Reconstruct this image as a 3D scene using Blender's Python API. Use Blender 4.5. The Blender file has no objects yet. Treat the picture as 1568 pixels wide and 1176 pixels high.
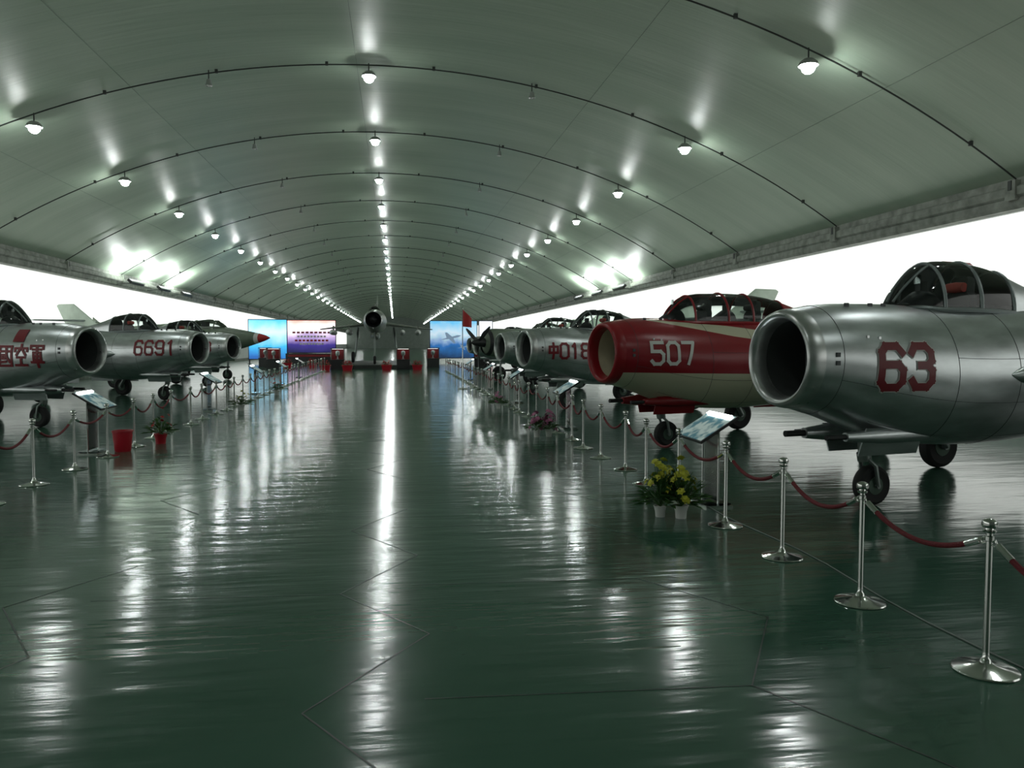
import bpy, math, random
from mathutils import Vector, Matrix
random.seed(7)
S=bpy.context.scene
pi=math.pi
# ------------------------------------------------------------------ materials
def nmat(name):
    m=bpy.data.materials.new(name); m.use_nodes=True
    nt=m.node_tree; b=nt.nodes['Principled BSDF']; return m,nt,b
def pbr(name,col,rough=.5,metal=0.,nscale=0,namp=.1,bump=0,emis=None,es=0,spec=None,bscale=None):
    m,nt,b=nmat(name)
    c=(*col,1)
    b.inputs['Base Color'].default_value=c; b.inputs['Roughness'].default_value=rough
    b.inputs['Metallic'].default_value=metal
    if spec is not None: b.inputs['Specular IOR Level'].default_value=spec
    if emis: 
        b.inputs['Emission Color'].default_value=(*emis,1); b.inputs['Emission Strength'].default_value=es
    if nscale:
        tc=nt.nodes.new('ShaderNodeTexCoord'); n=nt.nodes.new('ShaderNodeTexNoise')
        n.inputs['Scale'].default_value=nscale; n.inputs['Detail'].default_value=5
        nt.links.new(tc.outputs['Object'],n.inputs['Vector'])
        r=nt.nodes.new('ShaderNodeValToRGB')
        r.color_ramp.elements[0].position=.3; r.color_ramp.elements[1].position=.7
        r.color_ramp.elements[0].color=(*[max(0,v*(1-namp)) for v in col],1)
        r.color_ramp.elements[1].color=(*[min(1,v*(1+namp)) for v in col],1)
        nt.links.new(n.outputs['Fac'],r.inputs['Fac']); nt.links.new(r.outputs['Color'],b.inputs['Base Color'])
        if bump:
            bp=nt.nodes.new('ShaderNodeBump'); bp.inputs['Strength'].default_value=bump; bp.inputs['Distance'].default_value=.01
            nt.links.new(n.outputs['Fac'],bp.inputs['Height']); nt.links.new(bp.outputs['Normal'],b.inputs['Normal'])
    return m
def metal_skin(name,col,rough=.33):
    m,nt,b=nmat(name)
    tc=nt.nodes.new('ShaderNodeTexCoord'); mp=nt.nodes.new('ShaderNodeMapping'); mp.inputs['Scale'].default_value=(.8,.8,2.5)
    n=nt.nodes.new('ShaderNodeTexNoise'); n.inputs['Scale'].default_value=3; n.inputs['Detail'].default_value=8
    nt.links.new(tc.outputs['Object'],mp.inputs['Vector']); nt.links.new(mp.outputs['Vector'],n.inputs['Vector'])
    r=nt.nodes.new('ShaderNodeValToRGB'); r.color_ramp.elements[0].position=.3; r.color_ramp.elements[1].position=.7
    r.color_ramp.elements[0].color=(*[v*.72 for v in col],1); r.color_ramp.elements[1].color=(*col,1)
    nt.links.new(n.outputs['Fac'],r.inputs['Fac']); nt.links.new(r.outputs['Color'],b.inputs['Base Color'])
    b.inputs['Metallic'].default_value=.85
    mr=nt.nodes.new('ShaderNodeMapRange'); mr.inputs['To Min'].default_value=rough-.10; mr.inputs['To Max'].default_value=rough+.12
    nt.links.new(n.outputs['Fac'],mr.inputs['Value']); nt.links.new(mr.outputs['Result'],b.inputs['Roughness'])
    return m
M={}
M['silver']=metal_skin('brushed_aluminium',(.58,.61,.62),.32)
M['lip']=metal_skin('intake_lip_metal',(.66,.67,.67),.3)
M['dark']=pbr('dark_duct',(.012,.013,.014),.6)
M['duct']=pbr('duct_grey',(.06,.065,.065),.6,.2)
M['cream']=pbr('cream_paint',(.55,.50,.36),.4,nscale=4)
M['line']=pbr('panel_line',(.06,.065,.07),.6)
M['numred']=pbr('number_red',(.17,.005,.012),.45)
M['white']=pbr('white_paint',(.66,.66,.64),.45)
M['redpaint']=pbr('gloss_red_paint',(.25,.008,.014),.3,nscale=3,namp=.12)
M['palefin']=pbr('pale_green_paint',(.52,.62,.52),.45,nscale=3)
M['green']=pbr('olive_green_paint',(.13,.17,.12),.45,nscale=3,namp=.2)
M['greyg']=pbr('grey_green_paint',(.15,.17,.14),.4,nscale=3,namp=.15)
M['tyre']=pbr('tyre_rubber',(.014,.014,.015),.75)
M['hub']=pbr('wheel_hub',(.07,.11,.085),.45,.4)
M['strut']=pbr('gear_strut',(.22,.25,.24),.4,.7)
M['frame']=pbr('canopy_frame',(.22,.25,.25),.4,.6)
M['seat']=pbr('ejection_seat',(.02,.022,.025),.6)
M['redseat']=pbr('red_seat_pad',(.55,.05,.04),.6)
M['chrome']=pbr('polished_chrome',(.62,.63,.61),.14,1.0)
M['rope']=pbr('red_velvet_rope',(.13,.006,.012),.75,nscale=60,namp=.3,bump=.4)
M['black']=pbr('black_plastic',(.015,.015,.017),.4)
M['pot']=pbr('white_ceramic',(.72,.72,.70),.3)
M['cable']=pbr('grey_cable',(.22,.24,.23),.5)
M['redpot']=pbr('red_plastic',(.45,.010,.025),.35)
M['leaf']=pbr('leaf_green',(.045,.12,.025),.5,nscale=20,namp=.4)
M['yellow']=pbr('yellow_petal',(.50,.50,.04),.6)
M['pink']=pbr('pink_petal',(.42,.14,.26),.6)
M['redfl']=pbr('red_petal',(.45,.025,.025),.6)
M['rib']=pbr('rib_steel',(.03,.035,.032),.6)
M['seam']=pbr('vault_seam',(.18,.22,.18),.6)
M['concrete']=pbr('cornice_concrete',(.22,.235,.205),.75,nscale=3,namp=.35,bump=.4)
M['darkconc']=pbr('dark_plinth',(.03,.035,.033),.5)
M['endwall']=pbr('end_wall_paint',(.22,.26,.235),.7,nscale=1)
def glassm(name,tint=(1,1,1),f=.8):
    m=bpy.data.materials.new(name); m.use_nodes=True; nt=m.node_tree; nt.nodes.clear()
    o=nt.nodes.new('ShaderNodeOutputMaterial'); mx=nt.nodes.new('ShaderNodeMixShader'); t=nt.nodes.new('ShaderNodeBsdfTransparent')
    g=nt.nodes.new('ShaderNodeBsdfGlossy'); g.inputs['Roughness'].default_value=.06; t.inputs['Color'].default_value=(*tint,1)
    fr=nt.nodes.new('ShaderNodeFresnel'); fr.inputs['IOR'].default_value=1.45
    nt.links.new(fr.outputs[0],mx.inputs[0]); nt.links.new(t.outputs[0],mx.inputs[1]); nt.links.new(g.outputs[0],mx.inputs[2]); nt.links.new(mx.outputs[0],o.inputs[0])
    return m
M['glass']=glassm('canopy_glass',(.90,.94,.92))
M['acrylic']=glassm('clear_acrylic',(.86,.92,.92))
def livery():
    m,nt,b=nmat('red_cream_livery'); N=nt.nodes.new; L=nt.links.new
    tc=N('ShaderNodeTexCoord'); sx=N('ShaderNodeSeparateXYZ'); L(tc.outputs['Object'],sx.inputs[0])
    def mt(op,a,c):
        n=N('ShaderNodeMath'); n.operation=op
        for i,v in enumerate((a,c)):
            if isinstance(v,(int,float)): n.inputs[i].default_value=v
            else: L(v,n.inputs[i])
        return n.outputs[0]
    X=sx.outputs['X']; Z=sx.outputs['Z']
    belly=mt('LESS_THAN',Z,mt('SUBTRACT',1.47,mt('MULTIPLY',X,.02)))
    cen=mt('SUBTRACT',2.44,mt('MULTIPLY',mt('SUBTRACT',X,.7),.12))
    half=mt('MINIMUM',mt('MULTIPLY',mt('SUBTRACT',X,.7),.055),.10)
    fl=mt('LESS_THAN',mt('ABSOLUTE',mt('SUBTRACT',Z,cen),0),half)
    fl=mt('MULTIPLY',fl,mt('GREATER_THAN',X,.7))
    k=mt('MAXIMUM',belly,fl)
    mx=N('ShaderNodeMix'); mx.data_type='RGBA'; L(k,mx.inputs['Factor'])
    mx.inputs[6].default_value=(.25,.007,.015,1); mx.inputs[7].default_value=(.55,.53,.39,1)
    L(mx.outputs[2],b.inputs['Base Color']); b.inputs['Roughness'].default_value=.28
    return m
M['livery']=livery()
# ------------------------------------------------------------------ mesh builder
class MB:
    def __init__(s): s.v=[];s.f=[];s.m=[];s.mats=[]
    def mi(s,k):
        if k not in s.mats: s.mats.append(k)
        return s.mats.index(k)
    def face(s,idx,k): s.f.append(tuple(idx)); s.m.append(s.mi(k))
    def loft(s,rings,k,cap0=False,cap1=False,closed=True):
        base=[]
        for r in rings:
            base.append(len(s.v)); s.v+= [tuple(p) for p in r]
        n=len(rings[0])
        for i in range(len(rings)-1):
            for j in range(n if closed else n-1):
                a=base[i]+j;b=base[i]+(j+1)%n;c=base[i+1]+(j+1)%n;d=base[i+1]+j
                s.face((a,b,c,d),k)
        if cap0: s.face([base[0]+j for j in range(n)][::-1],k)
        if cap1: s.face([base[-1]+j for j in range(n)],k)
    def lathe(s,prof,k,o=(0,0,0),n=24,ax='Z'):
        rings=[]
        for r,h in prof:
            ring=[]
            for j in range(n):
                a=2*pi*j/n; c=r*math.cos(a); d=r*math.sin(a)
                p=(c,d,h) if ax=='Z' else ((h,c,d) if ax=='X' else (d,h,c))
                ring.append((p[0]+o[0],p[1]+o[1],p[2]+o[2]))
            rings.append(ring)
        s.loft(rings,k,True,True)
    def tube(s,path,r,k,n=8,cap=True):
        P=[Vector(p) for p in path]; rings=[]
        up=None
        for i,p in enumerate(P):
            t=(P[min(i+1,len(P)-1)]-P[max(i-1,0)]).normalized()
            if up is None:
                up=Vector((0,0,1)) if abs(t.z)<.9 else Vector((1,0,0))
            a=(up-t*up.dot(t)).normalized(); b=t.cross(a); up=a
            rr=r[i] if isinstance(r,(list,tuple)) else r
            rings.append([p+a*rr*math.cos(2*pi*j/n)+b*rr*math.sin(2*pi*j/n) for j in range(n)])
        s.loft(rings,k,cap,cap)
    def box(s,c,d,k,R=None):
        b=len(s.v)
        for x in(-1,1):
            for y in(-1,1):
                for z in(-1,1):
                    p=Vector((x*d[0]/2,y*d[1]/2,z*d[2]/2))
                    if R is not None: p=R@p
                    s.v.append(tuple(p+Vector(c)))
        for f in((0,1,3,2),(4,6,7,5),(0,4,5,1),(2,3,7,6),(0,2,6,4),(1,5,7,3)): s.face([b+i for i in f],k)
    def mesh(s,name,smooth=True,ang=35):
        me=bpy.data.meshes.new(name); me.from_pydata(s.v,[],s.f); 
        for k in s.mats: me.materials.append(M[k])
        for p,mi in zip(me.polygons,s.m): p.material_index=mi; p.use_smooth=smooth
        import bmesh
        bm=bmesh.new(); bm.from_mesh(me); bmesh.ops.recalc_face_normals(bm,faces=bm.faces)
        for e in bm.edges:
            if len(e.link_faces)==2 and e.calc_face_angle(0)>math.radians(ang): e.smooth=False
        bm.to_mesh(me); bm.free(); me.update()
        return me
def place(name,me,loc=(0,0,0),rz=0,parent=None,bevel=0):
    o=bpy.data.objects.new(name,me); S.collection.objects.link(o); o.location=loc; o.rotation_euler=(0,0,rz)
    if parent: o.parent=parent
    if bevel:
        b=o.modifiers.new('bevel','BEVEL'); b.width=bevel; b.segments=2; b.limit_method='ANGLE'
    return o
def interp(tab,s):
    if s<=tab[0][0]: return tab[0][1:]
    if s>=tab[-1][0]: return tab[-1][1:]
    for i in range(len(tab)-1):
        if tab[i][0]<=s<=tab[i+1][0]: break
    x0,x1=tab[i][0],tab[i+1][0]; t=(s-x0)/(x1-x0); out=[]
    for c in range(1,len(tab[0])):
        p0,p1=tab[i][c],tab[i+1][c]
        m0=(p1-p0)/(x1-x0) if i==0 else (p1-tab[i-1][c])/(x1-tab[i-1][0])
        m1=(p1-p0)/(x1-x0) if i+2>=len(tab) else (tab[i+2][c]-p0)/(tab[i+2][0]-x0)
        h=x1-x0
        out.append((2*t**3-3*t*t+1)*p0+(t**3-2*t*t+t)*h*m0+(-2*t**3+3*t*t)*p1+(t**3-t*t)*h*m1)
    return out
def ring_at(tab,s,n=48,extra=0):
    zc,hw,hh=interp(tab,s)
    return [(s,(hw+extra)*math.cos(2*pi*j/n),zc+(hh+extra)*math.sin(2*pi*j/n)) for j in range(n)]
def frange(a,b,n): return [a+(b-a)*i/(n-1) for i in range(n)]
def wing(mb,root,tip,k,tipk=None,steps=6,vertical=False):
    prof=[(0,0),(.02,.5),(.1,.85),(.3,1),(.6,.72),(.85,.3),(1,.02)]
    loop=[(x,t/2) for x,t in prof]+[(x,-t/2) for x,t in prof[-1:0:-1]]
    rings=[]
    for i in range(steps+1):
        t=i/steps; p=[root[j]*(1-t)+tip[j]*t for j in range(5)]
        rr=[]
        for x,h in loop:
            if vertical: rr.append((p[0]+x*p[3],p[1]+h*p[4],p[2]))
            else: rr.append((p[0]+x*p[3],p[1],p[2]+h*p[4]))
        rings.append(rr)
    l=rings[-1]; cx=sum(q[0] for q in l)/len(l)
    tr=[]
    for q in l:
        if vertical: tr.append((cx+(q[0]-cx)*.8,q[1]*.3,q[2]+.07))
        else: tr.append((cx+(q[0]-cx)*.85,q[1]+math.copysign(.08,q[1]),p[2]+(q[2]-p[2])*.3))
    rings.append(tr)
    mb.loft(rings,k,True,True)
def wheel(mb,c,r,w):
    prof=[(r*.45,-w*.42),(r*.8,-w*.5),(r*.95,-w*.36),(r,-w*.12),(r,w*.12),(r*.95,w*.36),(r*.8,w*.5),(r*.45,w*.42)]
    mb.lathe(prof,'tyre',c,28,'Y')
    mb.lathe([(r*.1,-w*.52),(r*.44,-w*.46),(r*.5,-w*.2),(r*.5,w*.2),(r*.44,w*.46),(r*.1,w*.52)],'hub',c,20,'Y')
# ------------------------------------------------------------------ swept-wing nose-intake jet
FUS=[(0,1.82,.50,.50),(.05,1.82,.545,.545),(.2,1.815,.585,.585),(.6,1.785,.65,.67),(1.2,1.69,.73,.78),(2.2,1.60,.80,.87),(3.5,1.60,.82,.88),(5,1.67,.78,.81),(6.5,1.80,.62,.64),(8,1.90,.45,.46),(8.9,1.95,.34,.35)]
GLY={
'0':[[(.25,0),(.75,0),(1,.25),(1,1.45),(.75,1.7),(.25,1.7),(0,1.45),(0,.25),(.25,0)]],
'1':[[(.5,0),(.5,1.7),(.2,1.4)]],
'2':[[(0,1.4),(.25,1.7),(.75,1.7),(1,1.45),(1,1.1),(0,.2),(0,0),(1,0)]],
'3':[[(0,1.42),(.22,1.7),(.78,1.7),(1,1.45),(1,1.1),(.78,.9),(.4,.9)],[(.78,.9),(1,.68),(1,.25),(.78,0),(.22,0),(0,.28)]],
'5':[[(1,1.7),(0,1.7),(0,1.0),(.75,1.0),(1,.75),(1,.25),(.75,0),(.25,0),(0,.25)]],
'6':[[(1,1.42),(.78,1.7),(.22,1.7),(0,1.45),(0,.25),(.22,0),(.78,0),(1,.25),(1,.7),(.78,.94),(0,.94)]],
'7':[[(0,1.7),(1,1.7),(.45,0)]],
'8':[[(.25,0),(.75,0),(1,.25),(1,.65),(.8,.87),(1,1.1),(1,1.45),(.75,1.7),(.25,1.7),(0,1.45),(0,1.1),(.2,.87),(0,.65),(0,.25),(.25,0)],[(.2,.87),(.8,.87)]],
'Z':[[(0,1.35),(1,1.35),(1,.65),(0,.65),(0,1.35)],[(.5,1.75),(.5,0)]],
'G':[[(0,0),(0,1.6),(1.1,1.6),(1.1,0),(0,0)],[(.2,1.2),(.9,1.2)],[(.25,.9),(.5,.9),(.5,.6),(.25,.6),(.25,.9)],[(.6,1.4),(.68,.7),(.95,.3)],[(.2,.3),(.6,.35)]],
'K':[[(.55,1.75),(.55,1.5)],[(0,1.2),(0,1.45),(1.1,1.45),(1.1,1.2)],[(.4,1.3),(.15,.9)],[(.7,1.3),(.95,.9)],[(.2,.7),(.9,.7)],[(.55,.7),(.55,.05)],[(.05,.05),(1.05,.05)]],
'J':[[(0,1.4),(0,1.65),(1.1,1.65),(1.1,1.4)],[(.2,1.35),(.9,1.35)],[(.25,1.1),(.85,1.1),(.85,.5),(.25,.5),(.25,1.1)],[(.25,.8),(.85,.8)],[(.05,.3),(1.05,.3)],[(.55,1.5),(.55,-.1)]],
'A':[[(.1,1.6),(1.0,1.7)],[(.2,1.45),(.3,1.25)],[(.55,1.45),(.55,1.25)],[(0,1.0),(0,1.2),(1.1,1.2),(1.1,1.0)],[(.3,.95),(.8,.95)],[(.5,.8),(.1,.2)],[(.35,.6),(.85,.6),(.2,0)],[(.4,.4),(1.05,0)]],
'B':[[(0,0),(0,1.5),(1.5,1.5),(1.5,0),(0,0)],[(.4,1.1),(1.1,1.1)],[(.4,.75),(1.1,.75)],[(.4,.4),(1.1,.4)],[(.75,1.25),(.75,.2)]],
'9':[],
}
GLY['9']=[[(1-x,1.7-y) for x,y in pl] for pl in GLY['6']]
def ribbon(mb,tab,pl,s0,z0,sc,w,sg,dirn,off,k):
    for (x0,y0),(x1,y1) in zip(pl[:-1],pl[1:]):
        d=Vector((x1-x0,y1-y0)); L=d.length
        if L<1e-6: continue
        d/=L; a=Vector((x0,y0))*sc-d*w*.42; L=L*sc+w*.84; nrm=Vector((-d.y,d.x))
        n=max(1,int(L/.04)); base=len(mb.v); mcols=3
        for i in range(n+1):
            for q in range(mcols):
                p=a+d*L*i/n+nrm*w*(q/(mcols-1)-.5)
                s=s0+dirn*p.x; z=z0+p.y
                zc,hw,hh=interp(tab,s); u=max(-.98,min(.98,(z-zc)/hh))
                mb.v.append((s,sg*(hw+off)*math.sqrt(1-u*u),zc+u*(hh+off)))
        for i in range(n):
            for q in range(mcols-1):
                b=base+i*mcols+q; mb.face((b,b+1,b+mcols+1,b+mcols),k)
def text(mb,tab,txt,s0,z0,h,sg,dirn,k='numred',outline='white',gap=.45,wt=.19):
    sc=h/1.7; x=0
    for ch in txt:
        gl=GLY[ch]
        for j,pl in enumerate(gl):
            if outline: ribbon(mb,tab,pl,s0+dirn*x,z0,sc,h*wt+.022,sg,dirn,.007,outline)
        for j,pl in enumerate(gl): ribbon(mb,tab,pl,s0+dirn*x,z0,sc,h*wt,sg,dirn,.012+.0006*j,k)
        x+=sc*(1+gap)
def build_swept(kind):
    parts={}
    skin={'silver':'silver','red':'livery'}[kind]
    flat={'silver':'silver','red':'redpaint'}[kind]
    fb=MB(); n=56
    fb.loft([ring_at(FUS,s,n) for s in frange(.2,8.9,70)],skin)
    lip=[]
    for i in range(11):
        a=pi*i/10
        rr=.5125+.0725*math.cos(a)*1.0; ss=.2-.2*math.sin(a)
        lip.append([(ss,rr*math.cos(2*pi*j/n),1.815+rr*math.sin(2*pi*j/n)) for j in range(n)])
    fb.loft(lip,'lip' if kind=='silver' else 'redpaint')
    duct=[[(s,r*math.cos(2*pi*j/n),1.815+r*math.sin(2*pi*j/n)) for j in range(n)] for s,r in((.2,.44),(.5,.43),(.9,.42))]
    fb.loft(duct,'duct' if kind=='silver' else 'cream')
    fb.loft([[(s,r*math.cos(2*pi*j/n),1.8+r*math.sin(2*pi*j/n)) for j in range(n)] for s,r in((.9,.42),(1.9,.36))],'dark',False,True)
    fb.loft([[(.42,-.008,1.41),(.42,.008,1.41),(.42,.008,2.22),(.42,-.008,2.22)],[(.6,-.05,1.4),(.6,.05,1.4),(.6,.05,2.23),(.6,-.05,2.23)],[(1.6,-.09,1.4),(1.6,.09,1.4),(1.6,.09,2.2),(1.6,-.09,2.2)]],'dark',True,True)
    fb.loft([ring_at(FUS,8.9,n),[(8.98,.31*math.cos(2*pi*j/n),1.955+.31*math.sin(2*pi*j/n)) for j in range(n)],[(8.5,.27*math.cos(2*pi*j/n),1.95+.27*math.sin(2*pi*j/n)) for j in range(n)]],'dark',False,True)
    for s in(.42,1.95,2.9,4.1,5.35,6.6,7.6):
        r=ring_at(FUS,s,56,.0); r=r+[r[0]]
        fb.tube(r,.004,'line',5)
    for sg in(-1,1):
        for th,s0,s1 in((.25,1.95,3.0),(-.35,.42,8),(.55,3.2,8),(-1.0,1.0,6)):
            pts=[]
            for s in frange(s0,s1,30):
                zc,hw,hh=interp(FUS,s); pts.append((s,sg*(hw)*math.cos(th),zc+(hh)*math.sin(th)))
            fb.tube(pts,.0032,'line',5)
        for q,(s,th) in enumerate(((.34,.1),(.34,-.05),(.75,.45),(.9,.45))):
            zc,hw,hh=interp(FUS,s); fb.box((s,sg*(hw+.002)*math.cos(th),zc+hh*math.sin(th)),(.05,.02,.05) if q<2 else (.03,.02,.03),'line' if q<2 else 'lip')
    for s in(.8,1.15,1.35):
        zc,hw,hh=interp(FUS,s); fb.box((s,-.22,zc+hh*.965),(.06,.02,.05),'line'); fb.box((s,.22,zc+hh*.965),(.06,.02,.05),'line')
    for y,s0,s1,r in((-.30,.75,2.9,.10),(.22,.6,2.6,.12),(.40,.9,2.6,.08)):
        z0=interp(FUS,1.2)[0]-interp(FUS,1.2)[2]*.93
        pts=[(s,y,z0+(-.06 if s<s1-.5 else 0)) for s in frange(s0,s1,12)]
        fb.tube(pts,[r*min(1,.55+.5*i/3) if i<3 else (r if i<9 else r*(12-i)/4) for i in range(12)],skin if kind=='silver' else 'redpaint',14)
        fb.tube([(s0-.28,y,z0-.06),(s0+.05,y,z0-.06)],r*.32,'dark',10)
    parts['fuselage']=fb.mesh('fuselage')
    cb=MB(); gb=MB()
    if kind=='silver':
        C=[(1.62,2.40,.10,.02),(1.85,2.42,.26,.30),(2.18,2.40,.36,.58),(2.6,2.40,.39,.62),(3.2,2.38,.37,.57),(3.9,2.36,.28,.38),(4.8,2.34,.16,.20),(6.4,2.32,.08,.10)]
        g0,g1=1.66,3.35; arches=(2.18,2.75,3.35); seats=((2.75,'seat'),)
    else:
        C=[(1.30,2.34,.10,.02),(1.52,2.38,.26,.28),(1.85,2.38,.36,.52),(2.4,2.38,.39,.58),(3.2,2.38,.39,.58),(3.9,2.36,.36,.52),(4.6,2.36,.26,.34),(5.4,2.34,.16,.2),(6.6,2.32,.08,.10)]
        g0,g1=1.34,4.05; arches=(1.85,2.6,3.2,4.05); seats=((2.2,'seat'),(3.4,'seat'))
    def half(s,e=0,m=20):
        zb,hw,h=interp(C,s); return [(s,(hw+e)*math.cos(pi*j/m),zb+(h+e)*math.sin(pi*j/m)**.9) for j in range(m+1)]
    gb.loft([half(s) for s in frange(g0,g1,26)],'glass',closed=False)
    fk='frame' if kind=='silver' else 'redpaint'
    cb.loft([half(s) for s in frange(g1,C[-1][0],20)],skin,closed=False)
    for a in arches: cb.tube(half(a,.004),.022,fk,8)
    for sg in(0,20):
        cb.tube([half(s)[sg] for s in frange(g0,g1,20)],.035,fk,8)
        cb.tube([half(s,.003)[8 if sg==0 else 12] for s in frange(g0+.02,arches[0],10)],.018,fk,8)
    for s,k in seats:
        z=2.42
        cb.loft([[(s+dx,-w,z+h),(s+dx+t,-w,z+h),(s+dx+t,w,z+h),(s+dx,w,z+h)] for h,dx,w,t in((-.1,0,.2,.12),(.15,.03,.19,.12),(.22,.04,.13,.14),(.38,.07,.12,.13),(.42,.09,.09,.08))],k,True,True)
        cb.lathe([(.01,-.13),(.06,-.12),(.07,0),(.06,.12),(.01,.13)],'redseat' if kind=='silver' else 'seat',(s+.01,0,z+.28),12,'Y')
        q=s-.62
        cb.loft([[(q+dx,w*math.cos(pi*j/10),z-.02+h*math.sin(pi*j/10)) for j in range(11)] for dx,w,h in((-.25,.15,.10),(0,.27,.25),(.1,.27,.24))],'seat',True,True)
        cb.box((q+.05,0,z+.28),(.12,.08,.12),'seat'); cb.box((q-.02,0,z+.36),(.01,.09,.09),'acrylic')
    cb.loft([[(s,w,interp(FUS,s)[0]+interp(FUS,s)[2]*math.sqrt(max(0,1-(w/interp(FUS,s)[1])**2))+.006) for w in frange(-interp(C,s)[1]*.92,interp(C,s)[1]*.92,9)] for s in frange(g0+.1,g1-.02,14)],'seat',closed=False)
    parts['canopy_frame']=cb.mesh('canopy_frame'); parts['canopy_glass']=gb.mesh('canopy_glass')
    wb=MB()
    for sg in(-1,1):
        wing(wb,(2.95,sg*.55,1.60,2.7,.34),(6.7,sg*5.3,1.42,1.55,.16),flat)
        for f in(.42,.68):
            ss=2.95+3.75*f; yy=sg*(.55+4.75*f); zz=1.6-.18*f; ch=2.7-1.15*f
            wb.loft([[(ss+ch*x,yy-.008,zz+.02),(ss+ch*x,yy+.008,zz+.02),(ss+ch*x,yy+.008,zz+h),(ss+ch*x,yy-.008,zz+h)] for x,h in((.0,.05),(.08,.17),(.5,.2),(.85,.13),(.95,.05))],flat,True,True)
        wb.tube([(2.75,sg*.80,1.62),(2.9,sg*.80,1.62),(3.3,sg*.82,1.6),(4.2,sg*.82,1.6),(5.5,sg*.72,1.62),(6.0,sg*.6,1.66)],[.02,.09,.17,.2,.14,.03],flat,12)
    parts['wings']=wb.mesh('wings')
    tb=MB(); fk='silver' if kind=='silver' else 'redpaint'
    wing(tb,(6.5,0,2.2,2.5,.22),(8.75,0,3.78,1.15,.10),'palefin' if kind=='silver' else 'redpaint',vertical=True,steps=8)
    for sg in(-1,1): wing(tb,(8.1,sg*.03,3.05,1.15,.12),(9.2,sg*1.85,3.05,.62,.07),fk,steps=4)
    tb.loft([[(s,w*math.cos(pi*j/8),2.2+h*math.sin(pi*j/8)) for j in range(9)] for s,w,h in((5.2,.05,.15),(6.5,.10,.30),(7.6,.10,.25),(8.8,.08,.05))],fk,True,True)
    parts['tail_unit']=tb.mesh('tail_unit')
    lg=MB()
    wheel(lg,(1.45,0,.25),.25,.17)
    lg.tube([(1.25,0,1.05),(1.32,0,.62)],.06,'strut',12); lg.tube([(1.32,0,.66),(1.34,0,.56)],.085,'strut',12)
    for y in(-.12,.12): lg.tube([(1.33,y*.6,.58),(1.40,y,.5),(1.45,y,.25)],.025,'strut',8)
    lg.tube([(1.45,-.13,.25),(1.45,.13,.25)],.03,'strut',8)
    lg.tube([(1.95,0,1.0),(1.34,0,.64)],.03,'strut',8)
    for sg in(-1,1): lg.box((1.45,sg*.30,.83),(.9,.018,.36),flat,Matrix.Rotation(sg*-.35,3,'X'))
    for sg in(-1,1):
        wheel(lg,(4.75,sg*1.95,.35),.35,.2)
        lg.tube([(4.45,sg*1.75,1.5),(4.5,sg*1.78,.85),(4.5,sg*1.78,.7)],.075,'strut',12)
        lg.tube([(4.5,sg*1.78,.72),(4.75,sg*1.80,.35)],.05,'strut',10); lg.tube([(4.75,sg*1.78,.35),(4.75,sg*2.06,.35)],.05,'strut',10)
        lg.tube([(4.5,sg*1.78,.8),(4.6,sg*1.2,1.35)],.035,'strut',8)
        lg.box((4.42,sg*2.0,1.02),(.55,.02,.95),flat,Matrix.Rotation(sg*.12,3,'X'))
        lg.box((4.7,sg*.75,.85),(.9,.02,.5),flat,Matrix.Rotation(sg*.3,3,'X'))
    parts['landing_gear']=lg.mesh('landing_gear')
    return parts
SW={'silver':build_swept('silver'),'red':build_swept('red')}
def add_jet(name,kind,loc,ang,texts,left=False):
    e=bpy.data.objects.new(name,None); S.collection.objects.link(e); e.empty_display_size=.5
    e.location=(*loc,0); e.rotation_euler=(0,0,math.radians(180-ang if left else ang))
    for k,me in SW[kind].items(): place(k,me,parent=e)
    if texts:
        mb=MB()
        for t in texts:
            txt,s0,z0,h=t[:4]; ok=t[4] if len(t)>4 else {}
            if left: text(mb,FUS,txt,s0,z0,h,1,-1,**ok)
            else: text(mb,FUS,txt,s0,z0,h,-1,1,**ok)
        place('painted_number',mb.mesh('painted_number'),parent=e)
    return e
add_jet('jet_fighter','silver',(4.38,8.7),12,[('63',.88,1.50,.46,dict(gap=.46,wt=.19))])
add_jet('jet_trainer','red',(3.75,14.3),15,[('507',.68,1.62,.38,dict(k='white',outline=None,gap=.42,wt=.16))])
add_jet('jet_fighter','silver',(3.75,23.3),17,[('Z018',.55,1.55,.42,dict(outline=None,wt=.17,gap=.38))])
add_jet('jet_fighter','silver',(4.05,31.0),17,[('22',.5,1.55,.42,dict(outline=None))])
add_jet('jet_fighter','silver',(-7.0,19.8),20,[('AGKJ',2.15,1.48,.46,dict(outline=None,gap=.42,wt=.12)),('B',1.45,2.05,.24,dict(outline=None,wt=.3))],True)
add_jet('jet_fighter','silver',(-6.6,28.6),22,[('6691',2.0,1.60,.46,dict(outline=None,wt=.16))],True)
add_jet('jet_fighter','silver',(-7.1,37.0),25,[('0203',2.0,1.62,.4,dict(outline=None))],True)
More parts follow.
